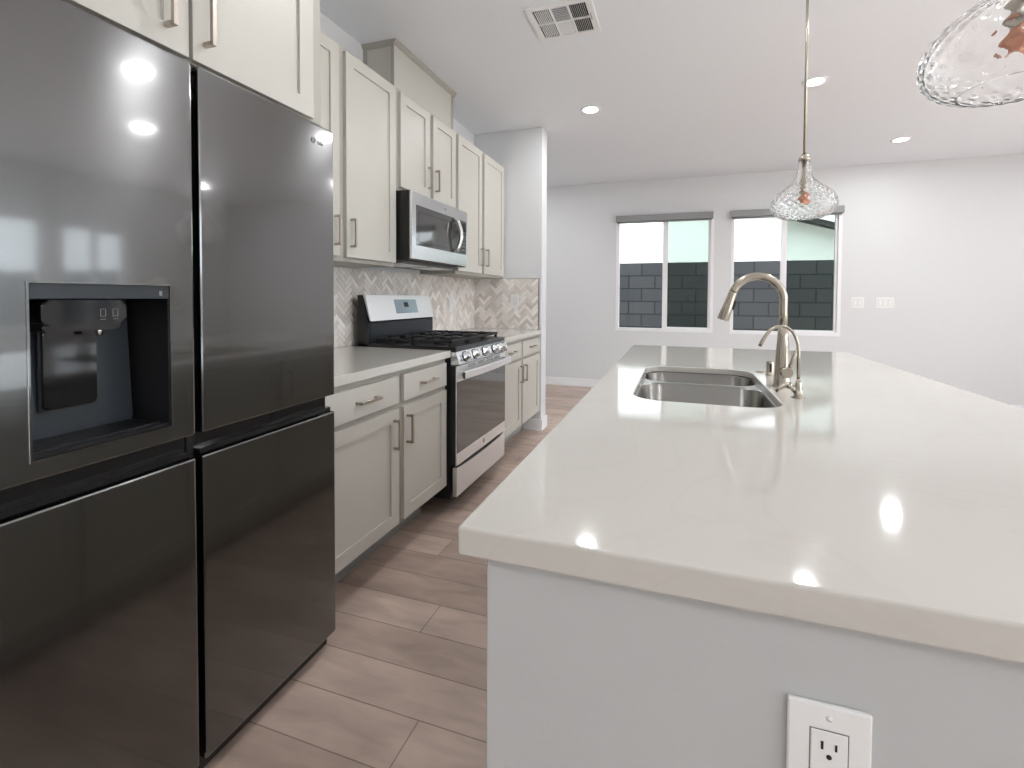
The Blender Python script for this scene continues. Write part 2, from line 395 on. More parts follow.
# ------------------------------------------------------------------ outside
struct('ground', MB().box(-12, 22, YF + .15, 22, -.3, -.06), M['ground'])
struct('bounce_patio', MB().box(XR + .15, 22, -8, YF + .15, -.3, -.04), M['bounce_patio'])
def block_wall(name, label, x0, x1, y0, y1, top, along, cap=.0):
    mb = MB().box(x0, x1, y0, y1, -.06, top)
    o = mb.build(name, M['block'], None, ((x0+x1)/2, (y0+y1)/2, -.06)); tag(o, label, 'wall'); return o
block_wall('block_wall', 'dark grey concrete block garden wall behind the two far windows', -9, 13, 7.5, 7.65, 1.757, 'x')
block_wall('block_wall', 'grey concrete block side yard wall out beyond the right-hand windows', 13, 13.15, -6, 7.65, 1.757, 'y')
hs = thing('neighbour_house', 'pale stucco gable-end house seen over the block wall through the windows', 'house', (-1.5, 10.5, -.06))
zr = lambda x: 2.87 - (x - 1.9) * .30
MB().prism([(-9, -.06), (5.6, -.06), (5.6, zr(5.6)), (-2.4, zr(-2.4)), (-9, zr(-2.4) - 6.6*.30)], 'y', 10.5, 16).build('wall', M['stucco'], hs)
mb = MB().prism([(6.0, zr(6.0) - .03), (6.0, zr(6.0) + .06), (-2.4, zr(-2.4) + .06), (-2.4, zr(-2.4) - .03)], 'y', 10.1, 10.2)
mb.prism([(-9.4, zr(-2.4) - 7*.30 - .06), (-9.4, zr(-2.4) - 7*.30 + .06), (-2.4, zr(-2.4) + .06), (-2.4, zr(-2.4) - .06)], 'y', 10.1, 10.2)
mb.build('fascia_board', M['fascia'], hs)
mb = MB().prism([(6.1, zr(6.1) + .06), (6.1, zr(6.1) + .2), (-2.4, zr(-2.4) + .2), (-2.4, zr(-2.4) + .06)], 'y', 10.08, 16.3)
mb.prism([(-9.4, zr(-2.4) - 7*.30 + .06), (-9.4, zr(-2.4) - 7*.30 + .2), (-2.4, zr(-2.4) + .2), (-2.4, zr(-2.4) + .06)], 'y', 10.08, 16.3)
mb.build('roof', M['roof'], hs)

# ------------------------------------------------------------------ recessed lights
def downlight(x, y, label):
    t = thing('recessed_light', label, 'ceiling light', (x, y, H), 'recessed ceiling lights')
    MB().lathe([(.060, H), (.080, H), (.080, H - .006), (.060, H - .004)], (x, y, 0), 40, closed=True).build('trim_ring', M['trim'], t)
    MB().lathe([(.0, H - .0035), (.0595, H - .0035), (.0595, H), (0, H)], (x, y, 0), 40).build('lens', M['lens'], t)
    ld = bpy.data.lights.new('lamp', 'AREA'); ld.shape = 'DISK'; ld.size = .115; ld.energy = CAN_W; ld.color = (.975, .985, 1.02)
    lo = bpy.data.objects.new('lamp', ld); col.objects.link(lo); lo.parent = t; lo.location = (0, 0, -.008)
for x, y, lb in [
    (-.70, 3.70, 'small round recessed light glowing left of the pendant rod above the kitchen aisle'),
    (.88, 3.68, 'small round recessed light just right of the pendant rod'),
    (1.98, 5.24, 'small round recessed light near the far wall, right of the pendants'),
    (1.21, 2.27, 'recessed ceiling light above the seating side of the island'),
    (2.33, 3.07, 'recessed ceiling light between the island and the right wall'),
    (-.42, 1.72, 'added unseen recessed ceiling light above the aisle between island and kitchen counter'),  # out-of-view lamp, added to brighten cabinets and floor
    (-.70, -1.30, 'added unseen recessed ceiling light at the back end of the kitchen aisle'),  # this lamp and those below are unseen, added to light the room
    (1.05, -1.00, 'added unseen recessed ceiling light at the back, beyond the near end of the island'),
    (3.6, .6, 'added unseen recessed ceiling light close to the right wall, near the back'),
    (3.9, 4.9, 'added unseen recessed ceiling light in the corner of far wall and right wall'),
    (-1.9, 5.1, 'added unseen recessed ceiling light behind the kitchen end wall')]:
    downlight(x, y, lb)

# ------------------------------------------------------------------ ceiling vent
vt = thing('ceiling_vent', 'white square ceiling air vent with six louvred sections', 'air vent', (-.62, 2.475, H))
vx = (-.797, -.442); vy = (2.315, 2.632)
mb = MB().frame('z', H, H - .008, (vx[0], vx[1], vy[0], vy[1]), (vx[0] + .035, vx[1] - .035, vy[0] + .03, vy[1] - .03), bev=.003)
ix0, ix1, iy0, iy1 = vx[0] + .035, vx[1] - .035, vy[0] + .03, vy[1] - .03
cw = (ix1 - ix0) / 3; ch = (iy1 - iy0) / 2
for k in (1, 2): mb.box(ix0 + cw*k - .006, ix0 + cw*k + .006, iy0, iy1, H - .007, H - .001)
mb.box(ix0, ix1, iy0 + ch - .006, iy0 + ch + .006, H - .0075, H - .001)
mb.build('frame', M['trim'], vt)
MB().box(ix0, ix1, iy0, iy1, H - .0012, H - .0002).build('backing', M['vent_shade'], vt)
for a in range(3):
    for b_ in range(2):
        mb = MB(); X0 = ix0 + cw*a + .008; X1 = X0 + cw - .016; Y0 = iy0 + ch*b_ + .008; Y1 = Y0 + ch - .016
        nn = 8
        for k in range(nn):
            if a == 1:
                yy = Y0 + (k + .5) * (Y1 - Y0) / nn
                o_ = .0055 if b_ == 1 else -.0055
                mb.prism([(yy - .005, H - .0015), (yy - .004, H - .0015), (yy + o_ + .0005, H - .0085), (yy + o_ - .0005, H - .0085)], 'x', X0, X1)
            else:
                xx = X0 + (k + .5) * (X1 - X0) / nn
                o_ = -.0028 if a == 0 else .0035
                mb.prism([(xx - .0005, H - .0015), (xx + .0005, H - .0015), (xx + o_ + .0006, H - .0085), (xx + o_ - .0006, H - .0085)], 'y', Y0, Y1)
        mb.build('louvre', M['trim'], vt)
MB().box(vx[1] - .027, vx[1] - .022, 2.44, 2.49, H - .014, H - .007).build('damper_lever', M['pull'], vt)

# ------------------------------------------------------------------ cabinetry helpers (doors face +x)
def shaker(parent, xf, y0, y1, z0, z1, sign=1, rail=.057, handle=None):
    t = .02 * sign
    mb = MB().frame('x', xf - t, xf, (y0, y1, z0, z1), (y0 + rail, y1 - rail, z0 + rail, z1 - rail), bev=.0015)
    a, b_ = xf - t * .95, xf - t * .42
    mb.box(a, b_, y0 + rail - .001, y1 - rail + .001, z0 + rail - .001, z1 - rail + .001)
    d = mb.build('door', M['cabinet'], parent)
    if handle: pull(d, xf, *handle, sign=sign)
    return d
def pull(parent, xf, y, z, length, vertical=True, sign=1):
    mb = MB(); r = .0055; o = .030 * sign; h = length / 2; q = .004
    if vertical:
        mb.box(xf + o - r, xf + o + r, y - r, y + r, z - h, z + h, .0008, 1)
        for e in (-1, 1): mb.box(xf, xf + o, y - r, y + r, z + e*(h - r) - r, z + e*(h - r) + r, .0006, 1)
    else:
        mb.box(xf + o - r, xf + o + r, y - h, y + h, z - r, z + r, .0008, 1)
        for e in (-1, 1): mb.box(xf, xf + o, y + e*(h - r) - r, y + e*(h - r) + r, z - r, z + r, .0006, 1)
    return mb.build('handle', M['pull'], parent)

XB = -1.186      # base door faces
def base_unit(label, y0, y1, ysplit, gap):
    t = thing('base_cabinet', label, 'cabinet', ((XW + XB)/2, (y0+y1)/2, 0), 'base cabinets along the kitchen wall')
    mb = MB().box(XW + .002, XB - .02, y0, y1, .166, ZC - .039)
    mb.build('body', M['cabinet_shaded'], t)
    MB().box(XW + .002, XB - .172, y0, y1, 0, .166).build('toe_kick', M['toe'], t)
    L = (y0 + .018, ysplit - gap/2); R = (ysplit + gap/2, y1 - .018)
    for k, (a, b_) in enumerate((L, R)):
        hy = b_ - .038 if k == 0 else a + .024
        shaker(t, XB, a, b_, .184, .704, handle=(hy, .598, .132))
        dr = MB().box(XB - .02, XB, a, b_, .728, .850, .0015, 1).build('drawer', M['cabinet'], t)
        pull(dr, XB, (a+b_)/2, .790, .126, False)
    return t
base_unit('greige base cabinet with two doors and two drawers between refrigerator and range', 1.290, 2.2225, 1.783, .040)
base_unit('greige base cabinet beyond the range, against the kitchen end wall', 2.955, 3.948, 3.455, .030)
def counter(label, y0, y1):
    mb = MB().box(XW + .012, -1.172, y0, y1, ZC - .037, ZC, .002, 2)
    o = mb.build('countertop', M['quartz'], None, ((XW - 1.172)/2, (y0+y1)/2, ZC - .037)); tag(o, label, 'countertop', 'white quartz wall countertops'); return o
counter('white quartz countertop between refrigerator and range', 1.275, 2.2235)
counter('short white quartz countertop beyond the range', 2.954, 3.9405)

XU = -1.53
def upper_unit(label, y0, y1, z0, z1, doors, xf=XU, handle_z=None, hl=.14):
    t = thing('wall_cabinet', label, 'cabinet', ((XW + xf)/2, (y0+y1)/2, z0), 'greige wall cabinets')
    MB().box(XW + .002, xf - .02, y0, y1, z0, z1, .001, 1).build('body', M['cabinet_shaded'], t)
    # face frame
    for (a, b_, hy) in doors:
        shaker(t, xf, a, b_, z0 + (.022 if xf < -1.4 else .003), z1 - .018, handle=(hy, handle_z, hl))
    return t
upper_unit('tall greige two-door wall cabinet between refrigerator and microwave', 1.30, 2.262, 1.372, 2.395,
           [(1.318, 1.797, 1.765), (1.843, 2.249, 1.873)], handle_z=1.512)
upper_unit('short greige two-door wall cabinet directly above the microwave', 2.264, 3.000, 1.813, 2.395,
           [(2.296, 2.622, 2.600), (2.662, 2.975, 2.690)], handle_z=1.958)
upper_unit('tall greige two-door wall cabinet at the end wall beyond the microwave', 3.002, 3.948, 1.372, 2.395,
           [(3.018, 3.438, 3.412), (3.483, 3.925, 3.512)], handle_z=1.525)
upper_unit('deep greige two-door cabinet above the refrigerator', .335, 1.285, 1.783, 2.395,
           [(.352, .829, .775), (.838, 1.232, .868)], xf=-1.15, handle_z=1.9)
# duct cover box above the microwave cabinet
dc = thing('duct_cover', 'greige boxed duct cover rising to the ceiling above the microwave cabinet', 'duct cover', (-1.72, 2.72, 2.395))
y0, y1, xd = 2.37, 3.10, -1.622
MB().box(XW + .002, xd, y0, y1, 2.3955, H - .002).build('panel', M['cabinet'], dc)
mb = MB()
mb.box(xd, xd + .006, y1 - .02, y1, 2.3955, H - .03)
mb.box(XW + .002, XW + .03, y0 - .006, y0, 2.3955, H - .03); mb.box(xd - .02, xd, y0 - .006, y0, 2.3955, H - .03)
mb.prism([(xd + .022, H - .002), (xd + .022, H - .010), (xd + .006, H - .028), (xd, H - .028), (xd, H - .002)], 'y', y0 - .02, y1 + .02)
mb.prism([(y0 - .022, H - .002), (y0 - .022, H - .010), (y0 - .006, H - .028), (y0, H - .028), (y0, H - .002)], 'x', XW + .002, xd + .01)
mb.prism([(y1 + .022, H - .002), (y1 + .022, H - .010), (y1 + .006, H - .028), (y1, H - .028), (y1, H - .002)], 'x', XW + .002, xd + .01)
mb.build('crown_moulding', M['cabinet_shaded'], dc)

# ------------------------------------------------------------------ herringbone backsplash
def clip(poly, rect):
    for ax, lim, sg in ((0, rect[0], 1), (0, rect[1], -1), (1, rect[2], 1), (1, rect[3], -1)):
        out = []
        for i in range(len(poly)):
            p, q = poly[i], poly[(i+1) % len(poly)]
            ip = (p[ax] - lim) * sg >= 0; iq = (q[ax] - lim) * sg >= 0
            if ip: out.append(p)
            if ip != iq:
                t = (lim - p[ax]) / (q[ax] - p[ax]); out.append((p[0] + t*(q[0]-p[0]), p[1] + t*(q[1]-p[1])))
        poly = out
        if len(poly) < 3: return []
    return poly
TONES = [(.73, .67, .62), (.77, .72, .675), (.67, .61, .565), (.83, .79, .75), (.61, .555, .51), (.75, .71, .665)]
def backsplash(axis, c, sign, rect, material=M['tile']):
    mb = MB(); layer = mb.bm.faces.layers.int.new('k'); cols = []
    def P(a, b_, d): return (c + sign*d, a, b_) if axis == 'x' else (a, c + sign*d, b_)
    def slab(poly, d0, d1, colr):
        A = [mb.bm.verts.new(P(p[0], p[1], d1)) for p in poly]; B = [mb.bm.verts.new(P(p[0], p[1], d0)) for p in poly]
        fs = [mb.bm.faces.new(A)] + [mb.bm.faces.new((A[i], B[i], B[(i+1) % len(poly)], A[(i+1) % len(poly)])) for i in range(len(poly))]
        for f in fs: f[layer] = len(cols)
        cols.append(colr)
    r = rect; slab([(r[0], r[2]), (r[1], r[2]), (r[1], r[3]), (r[0], r[3])], .001, .0065, (.62, .58, .53))
    Wd, n_ = .0272, 3; g = .0011 / Wd
    c45 = cos(pi/4)
    cx_, cy_ = r[0], r[2]
    for k in range(-100, 60):
        for m_ in range(-3, 27):
            for q in ((0, n_, 0, 1), (n_, n_ + 1, 1 - n_, 1)):
                x0, x1, y0, y1 = q[0] + k + 2*n_*m_ + g, q[1] + k + 2*n_*m_ - g, q[2] + k + g, q[3] + k - g
                pts = []
                for (a, b_) in ((x0, y0), (x1, y0), (x1, y1), (x0, y1)):
                    a, b_ = a*Wd, b_*Wd
                    pts.append(((a - b_)*c45 + cx_, (a + b_)*c45 + cy_))
                if max(p[0] for p in pts) < r[0] or min(p[0] for p in pts) > r[1] or max(p[1] for p in pts) < r[2] or min(p[1] for p in pts) > r[3]: continue
                pts = clip(pts, (r[0] + .001, r[1] - .001, r[2] + .001, r[3] - .001))
                if len(pts) < 3: continue
                t = random.choice(TONES); v = random.uniform(1.02, 1.2)
                slab(pts, .006, .009, tuple(min(1, x*v) for x in t))
    bmesh.ops.recalc_face_normals(mb.bm, faces=[f for f in mb.bm.faces])
    o = mb.build('backsplash', material)
    me = o.data; at = me.attributes.new('shade', 'FLOAT_COLOR', 'FACE'); ki = me.attributes['k']
    for i in range(len(me.polygons)): at.data[i].color = (*cols[ki.data[i].value], 1)
    return o
o = backsplash('x', XW, 1, (1.275, YS - .0005, ZC + .001, 1.371)); o.name = 'tile_backsplash'
tag(o, 'herringbone stone tile backsplash behind the range on the cabinet wall', 'backsplash')
o = backsplash('y', YS, -1, (XW + .010, -1.205, ZC + .001, 1.371)); o.name = 'tile_backsplash'
tag(o, 'herringbone stone tile backsplash on the short end wall', 'backsplash')
tag(MB().box(-1.205, -1.196, YS - .010, YS, ZC + .001, 1.376).box(-1.50, -1.196, YS - .010, YS, 1.3715, 1.376).build('tile_edge_strip', M['pull']), 'thin metal edge strip around the end wall tiles', 'edge strip')

# ------------------------------------------------------------------ outlets and switches
def plate_x(y, z, label):      # on the kitchen wall, faces +x
    x = XW + .0092; t = thing('wall_outlet', label, 'outlet', (x, y, z), 'white outlets on the tiles')
    MB().box(x, x + .006, y - .038, y + .038, z - .060, z + .060, .002).build('plate', M['plastic'], t)
    MB().box(x + .0055, x + .008, y - .0165, y + .0165, z - .033, z + .033, .001, 1).build('receptacle', M['plastic'], t)
    for dz in (-.017, .017):
        for dy in (-.006, .006): MB().box(x + .0078, x + .0083, y + dy - .001, y + dy + .001, z + dz, z + dz + .007).build('slot', M['slot'], t)
def plate_y(yf, x, z, label, name='wall_outlet', cat='outlet', gangs=1, rocker=False, w1=.076, group=None):     # faces -y
    wd = w1 + .046 * (gangs - 1); hh = .060
    t = thing(name, label, cat, (x, yf, z), group)
    MB().box(x - wd/2, x + wd/2, yf - .006, yf, z - hh, z + hh, .0022).build('plate', M['plastic'], t)
    for g in range(gangs):
        gx = x + (g - (gangs-1)/2) * .046
        if rocker:
            MB().prism([(yf - .0055, z - .033), (yf - .0075, z - .033), (yf - .0105, z + .033), (yf - .0055, z + .033)], 'x', gx - .0165, gx + .0165).build('rocker', M['plastic'], t)
            MB().frame('y', yf - .005, yf - .0064, (gx - .0185, gx + .0185, z - .035, z + .035), (gx - .0170, gx + .0170, z - .0335, z + .0335)).build('rocker_surround', M['marking'], t)
        else:
            MB().frame('y', yf - .005, yf - .0063, (gx - .0178, gx + .0178, z - .0348, z + .0348), (gx - .0168, gx + .0168, z - .0338, z + .0338)).build('seam', M['marking'], t)
            rc = MB().box(gx - .0165, gx + .0165, yf - .0072, yf - .0055, z - .0335, z + .0335, .0006, 1).build('receptacle', M['plastic'], t)
            for dz in (.0165, -.0165):
                MB().box(gx - .0075, gx - .0052, yf - .0076, yf - .007, z + dz - .0015, z + dz + .0068).build('slot', M['slot'], rc)
                MB().box(gx + .0052, gx + .0072, yf - .0076, yf - .007, z + dz - .001, z + dz + .006).build('slot', M['slot'], rc)
                MB().lathe([(0, yf - .0076), (.0026, yf - .0076), (.0026, yf - .007), (0, yf - .007)], (gx, 0, z + dz - .0085), 12, 'y').build('ground_hole', M['slot'], rc)
            for s_ in (-1, 1): MB().lathe([(0, yf - .0075), (.003, yf - .007), (.003, yf - .0055), (0, yf - .0055)], (gx, 0, z + s_*.0475), 14, 'y').build('screw', M['plastic'], t)
    return t
plate_x(3.475, 1.165, 'white outlet on the backsplash just beyond the range')
plate_y(YS - .0092, -1.425, 1.170, 'white outlet on the end wall backsplash', group='white outlets on the tiles')
plate_y(YF, 1.930, 1.165, 'white two-rocker light switch nearer the right far window', 'light_switch', 'light switch', 2, True, group='switch plates on the far wall')
plate_y(YF, 2.195, 1.165, 'white three-rocker light switch, wider and right of the other', 'light_switch', 'light switch', 3, True, group='switch plates on the far wall')

# ------------------------------------------------------------------ refrigerator
FX = -1.096
rf = thing('refrigerator', 'dark stainless four-door refrigerator with water dispenser in the left door', 'refrigerator', (-1.45, .805, 0))
fy0, fy1, fym = .345, 1.276, .8045
hy0, hy1, hz0, hz1 = .500, .741, .907, 1.2265          # dispenser opening
mb = MB().box(XW + .03, FX - .175, fy0 + .004, fy1 - .004, .03, 1.735)
XM = FX - .085
mb.box(FX - .175, XM - .012, fy0 + .004, fy1 - .004, .03, hz0 - .02); mb.box(FX - .175, XM - .012, fy0 + .004, fy1 - .004, hz1 + .02, 1.735)
mb.box(FX - .175, XM - .012, fy0 + .004, hy0 - .01, hz0 - .02, hz1 + .02); mb.box(FX - .175, XM - .012, hy1 + .01, fy1 - .004, hz0 - .02, hz1 + .02)
mb.box(XW + .05, XM - .03, fy0 + .02, fy1 - .02, 0.0, .03)
mb.build('body', M['black'], rf)
# left upper door with opening
ld_ = MB().frame('x', XM, FX, (fy0, fym - .0075, .870, 1.753), (hy0, hy1, hz0, hz1), bev=.005).build('door', M['fridge'], rf)
ru = MB().box(XM, FX, fym + .0075, fy1, .870, 1.753, .005).build('door', M['fridge'], rf)
MB().box(XM, FX, fy0, fym - .0075, .055, .815, .005).build('door', M['fridge'], rf)
MB().box(XM, FX, fym + .0075, fy1, .055, .815, .005).build('door', M['fridge'], rf)
mb = MB().box(XM - .004, FX - .035, fy0 + .004, fy1 - .006, .8155, .8695)
mb.box(FX - .036, FX - .014, fy0 + .004, fym - .012, .8155, .829); mb.box(FX - .036, FX - .014, fym + .012, fy1 - .006, .8155, .829)
mb.build('grip_recess', M['blackgloss'], rf)
MB().box(XM - .01, FX - .03, fym - .0075, fym + .0075, .06, 1.74).build('centre_gap', M['black'], rf)
MB().box(XM - .02, FX - .03, fy0 + .01, fy1 - .01, .010, .053).build('kick_plate', M['black'], rf)
for yy in (fy0 + .05, fy1 - .05):
    MB().lathe([(.02, 0), (.02, .02), (.012, .03), (.012, .052)], (FX - .09, yy, 0), 16).build('leveling_foot', M['black'], rf)
# dispenser
dp = MB().frame('x', FX - .012, FX + .0015, (hy0 - .003, hy1 + .003, hz0 - .003, hz1 + .003), (hy0 + .001, hy1 - .001, hz0 + .001, hz1 - .001), bev=.001).build('dispenser', M['fridge'], rf)
XI = FX - .155
mb = MB()
mb.box(XI - .004, XI, hy0, hy1, hz0, hz1); mb.box(XI, FX - .002, hy0, hy0 + .002, hz0, hz1); mb.box(XI, FX - .002, hy1 - .004, hy1, hz0, hz1)
mb.box(XI, FX - .002, hy0, hy1, hz1 - .003, hz1); mb.box(XI, FX - .004, hy0, hy1, hz0, hz0 + .008)
mb.build('cavity', M['black'], dp)
MB().prism([(XI + .002, hz0 + .03), (XI + .05, hz0 + .012), (XI + .05, hz0 + .02), (XI + .035, hz1 - .03), (XI + .002, hz1 - .03)], 'y', hy0 + .004, hy1 - .012, .003).build('back_panel', M['deckgrey'], dp)
MB().box(FX - .012, FX - .001, hy0 + .002, hy1 - .002, 1.1965, hz1 - .002, .001, 1).build('control_strip', M['deckgrey'], dp)
MB().box(FX - .0009, FX - .0004, hy1 - .022, hy1 - .016, 1.203, 1.214).build('icon', M['marking'], dp)
pp = [(.541 + .078*a, 0) for a in (0, 1)]
mb = MB()
def rrect(x0, x1, y0, y1, r, k=6):
    pts = []
    for cx_, cy_, a0 in ((x1 - r, y1 - r, 0), (x0 + r, y1 - r, 90), (x0 + r, y0 + r, 180), (x1 - r, y0 + r, 270)):
        for i in range(k+1):
            a = radians(a0 + 90*i/k); pts.append((cx_ + r*cos(a), cy_ + r*sin(a)))
    return pts
PX = XI + .062
mb.prism(rrect(.566, .654, .975, 1.135, .01), 'x', PX - .012, PX, .003)
mb.build('paddle', M['blackgloss'], dp)
MB().frame('x', PX - .014, PX - .008, (.562, .658, .971, 1.139), (.567, .653, .976, 1.134)).build('paddle_surround', M['black'], dp)
MB().prism(rrect(.535, .676, 1.145, 1.1945, .012), 'x', XI + .03, FX - .035, .004).prism(rrect(.540, .670, 1.132, 1.150, .008), 'x', XI + .03, FX - .042, .002).build('nozzle_housing', M['blackgloss'], dp)
MB().tube([(FX - .06, .640, 1.14), (FX - .06, .640, 1.120)], .006, 14).build('water_nozzle', M['chrome'], dp)
mb = MB()
for k, yy in enumerate((.628, .650)):
    mb.frame('x', FX - .0352, FX - .0346, (yy, yy + .010, 1.160 , 1.176), (yy + .0012, yy + .0088, 1.1612, 1.1748)); mb.box(FX - .0352, FX - .0346, yy, yy + .010, 1.154, 1.1552)
mb.build('icons', M['marking'], dp)
MB().box(XI + .05, FX - .02, hy0 + .01, hy1 - .012, hz0 + .008, hz0 + .012).build('drip_tray', M['black'], dp)
# maker's emblem on the right door
mb = text_mesh('LG', .020, face_x(FX + .0006, 1.214, 1.697))
mb.lathe([(.0075, FX + .0002), (.0088, FX + .0002), (.0088, FX + .001), (.0075, FX + .001)], (0, 1.183, 1.697), 24, 'x', closed=True)
mb.box(FX + .0002, FX + .001, 1.1825, 1.1838, 1.693, 1.701); mb.box(FX + .0002, FX + .001, 1.1825, 1.187, 1.693, 1.6942)
mb.build('emblem', M['slot'], ru)

rf.location = (-1.454, .797, 0); rf.rotation_euler.z = radians(1.3)      # stands very slightly turned

# ------------------------------------------------------------------ gas range
RY0, RY1 = 2.2255, 2.9505
rg = thing('gas_range', 'stainless gas range with black cooktop, five knobs and a back control panel', 'stove', (-1.45, (RY0+RY1)/2, 0))
RX = -1.155
mb = MB().box(-1.775, RX - .02, RY0, RY1, .10, .905); mb.box(-1.70, RX - .30, RY0 + .03, RY1 - .03, .012, .10)
mb.build('body', M['black'], rg)
for (fx_, fy_) in ((-1.72, RY0 + .05), (-1.72, RY1 - .05), (RX - .26, RY0 + .05), (RX - .26, RY1 - .05)):
    MB().lathe([(.02, 0), (.02, .012), (.012, .018), (.012, .10)], (fx_, fy_, 0), 14).build('foot', M['black'], rg)
MB().prism([(-1.77, .905), (RX + .004, .905), (RX + .012, .91), (RX + .012, .922), (RX - .005, .932), (-1.77, .932)], 'y', RY0, RY1, .002).build('cooktop', M['black'], rg)
MB().box(RX - .03, RX + .0135, RY0 + .0005, RY1 - .0005, .905, .931, .003).build('front_rail', M['deckgrey'], rg)
# burners and grates
for (bx, by, br_) in ((-1.30, 2.37, .042), (-1.57, 2.37, .034), (-1.43, 2.588, .045), (-1.30, 2.80, .04), (-1.57, 2.80, .034)):
    bu = MB().lathe([(br_*1.25, .932), (br_*1.25, .938), (br_, .941), (br_, .948), (0, .949)], (bx, by, 0), 24).build('burner', M['iron'], rg)
for k in range(3):
    g0 = RY0 + .024 + k * .226; g1 = g0 + .222; gx0, gx1 = -1.67, RX - .028
    mb = MB(); s_ = .008; zt, zb = .965, .950
    for yy in (g0 + s_, g1 - s_): mb.box(gx0, gx1, yy - s_, yy + s_, zb, zt, .002, 1)
    for xx in (gx0 + s_, (gx0+gx1)/2, gx1 - s_): mb.box(xx - s_, xx + s_, g0, g1, zb, zt, .002, 1)
    yc = (g0 + g1)/2
    for (xa, xb) in ((gx0 + .0, gx0 + .085), (gx1 - .085, gx1), ((gx0+gx1)/2 - .08, (gx0+gx1)/2 - .02), ((gx0+gx1)/2 + .02, (gx0+gx1)/2 + .08)):
        mb.box(xa, xb, yc - .005, yc + .005, zb, zt + .003, .002, 1)
    for xc in (-1.57, -1.30):
        for (ya, yb) in ((g0, g0 + .075), (g1 - .075, g1)):
            for dx in (-.0,): mb.box(xc + dx - .005, xc + dx + .005, ya, yb, zb, zt + .003, .002, 1)
    for xx in (gx0 + .012, (gx0+gx1)/2, gx1 - .012):
        for yy in (g0 + .008, g1 - .008): mb.box(xx - .008, xx + .008, yy - .007, yy + .007, .932, zb + .002, .002, 1)
    mb.build('grate', M['iron'], rg)
# backguard
bg_ = MB().prism([(-1.775, .905), (-1.700, .905), (-1.700, 1.050), (-1.712, 1.060), (-1.746, 1.207), (-1.752, 1.212), (-1.775, 1.212)], 'y', RY0, RY1, .003).build('backguard', M['black'], rg)
MB().prism([(-1.700, .935), (-1.698, .935), (-1.698, 1.045), (-1.700, 1.045)], 'y', RY0 + .02, RY1 - .02).build('riser_trim', M['deckgrey'], bg_)
cp = MB().prism([(-1.700, 1.062), (-1.689, 1.060), (-1.727, 1.212), (-1.746, 1.214), (-1.744, 1.206)], 'y', RY0 + .010, RY1 - .004, .002).build('display_panel', M['steel_sat'], bg_)
def on_panel(y0, y1, t0, t1, lift, name, material, parent):
    a = Vector((-1.689, 1.060)); b_ = Vector((-1.727, 1.212)); d = b_ - a; nn = Vector((d.y, -d.x)).normalized()
    p0 = a + d*t0; p1 = a + d*t1
    q = [p0 - nn*.001, p0 + nn*lift, p1 + nn*lift, p1 - nn*.001]
    return MB().prism([tuple(v) for v in q], 'y', y0, y1).build(name, material, parent)
dsp = on_panel(2.500, 2.750, .24, .82, .0012, 'display', M['display'], cp)
on_panel(2.600, 2.650, .50, .70, .0018, 'clock_window', M['blackgloss'], cp)
# knob panel: slanted stainless strip
KA, KB = Vector((RX + .035, .838)), Vector((RX + .012, .905))
MB().prism([(RX - .02, .905), (KB.x, KB.y), (KA.x, KA.y), (RX - .02, .832)], 'y', RY0 + .003, RY1 - .003, .002).build('control_panel', M['steel'], rg)
for yk in (2.320, 2.440, 2.585, 2.735, 2.855):
    c0 = (KA + KB)/2; d = (KB - KA).normalized(); nn = Vector((d.y, -d.x))
    P0 = Vector((c0.x, yk, c0.y)); N = Vector((nn.x, 0, nn.y))
    kb = MB().tube([P0, P0 + N*.006, P0 + N*.0065, P0 + N*.032, P0 + N*.035], [.028, .027, .021, .0185, .016], 22).build('knob', M['steel'], rg)
    mb = MB(); mb.box(-.004, .004, -.021, .021, 0, .010, .002, 1)
    R = Matrix.Translation(P0 + N*.032) @ N.to_track_quat('Z', 'Y').to_matrix().to_4x4()
    bmesh.ops.transform(mb.bm, matrix=R, verts=mb.bm.verts); mb.build('knob_grip', M['steel_sat'], kb)
    MB().tube([P0 + N*.0003, P0 + N*.004], [.0315, .0305], 22).build('knob_bezel', M['black'], kb)
# oven door
DX = RX + .018
dr = MB().frame('x', DX - .008, DX, (RY0 + .004, RY1 - .004, .285, .828), (RY0 + .007, RY1 - .007, .352, .742), bev=.002).build('oven_door', M['steel_sat'], rg)
MB().box(RX - .018, DX - .008, RY0 + .004, RY1 - .004, .286, .827).build('door_core', M['black'], dr)
MB().box(DX - .0079, DX + .001, RY0 + .0045, RY1 - .0045, .352, .742, .001, 1).build('window', M['ovenglass'], dr)
mb = MB()
for k in range(4):
    yy = RY0 + .14 + k * .13
    for dz in (0, .010): mb.box(DX - .001, DX + .0008, yy, yy + .100, .808 + dz, .811 + dz)
mb.build('vent_slots', M['slot'], dr)
hx = DX + .050
mb = MB()
pts = []
for k in range(17):
    u_ = k / 16; yy = RY0 + .012 + u_ * (RY1 - RY0 - .024); pts.append((DX + .040 + .016 * (1 - (2*u_ - 1)**2), yy))
A = [[mb.bm.verts.new((x + dx, y, z)) for (dx, z) in ((0, .760), (.008, .764), (.008, .798), (0, .802), (-.010, .802), (-.010, .760))] for x, y in pts]
for i in range(len(A) - 1):
    for j in range(6):
        f = mb.bm.faces.new((A[i][j], A[i+1][j], A[i+1][(j+1) % 6], A[i][(j+1) % 6]))
mb.bm.faces.new(A[0][::-1]); mb.bm.faces.new(A[-1])
for yy in (RY0 + .012, RY1 - .040): mb.box(DX, DX + .046, yy, yy + .028, .762, .800, .003, 1)
bmesh.ops.recalc_face_normals(mb.bm, faces=[f for f in mb.bm.faces])
mb.build('handle', M['steel_sat'], dr)
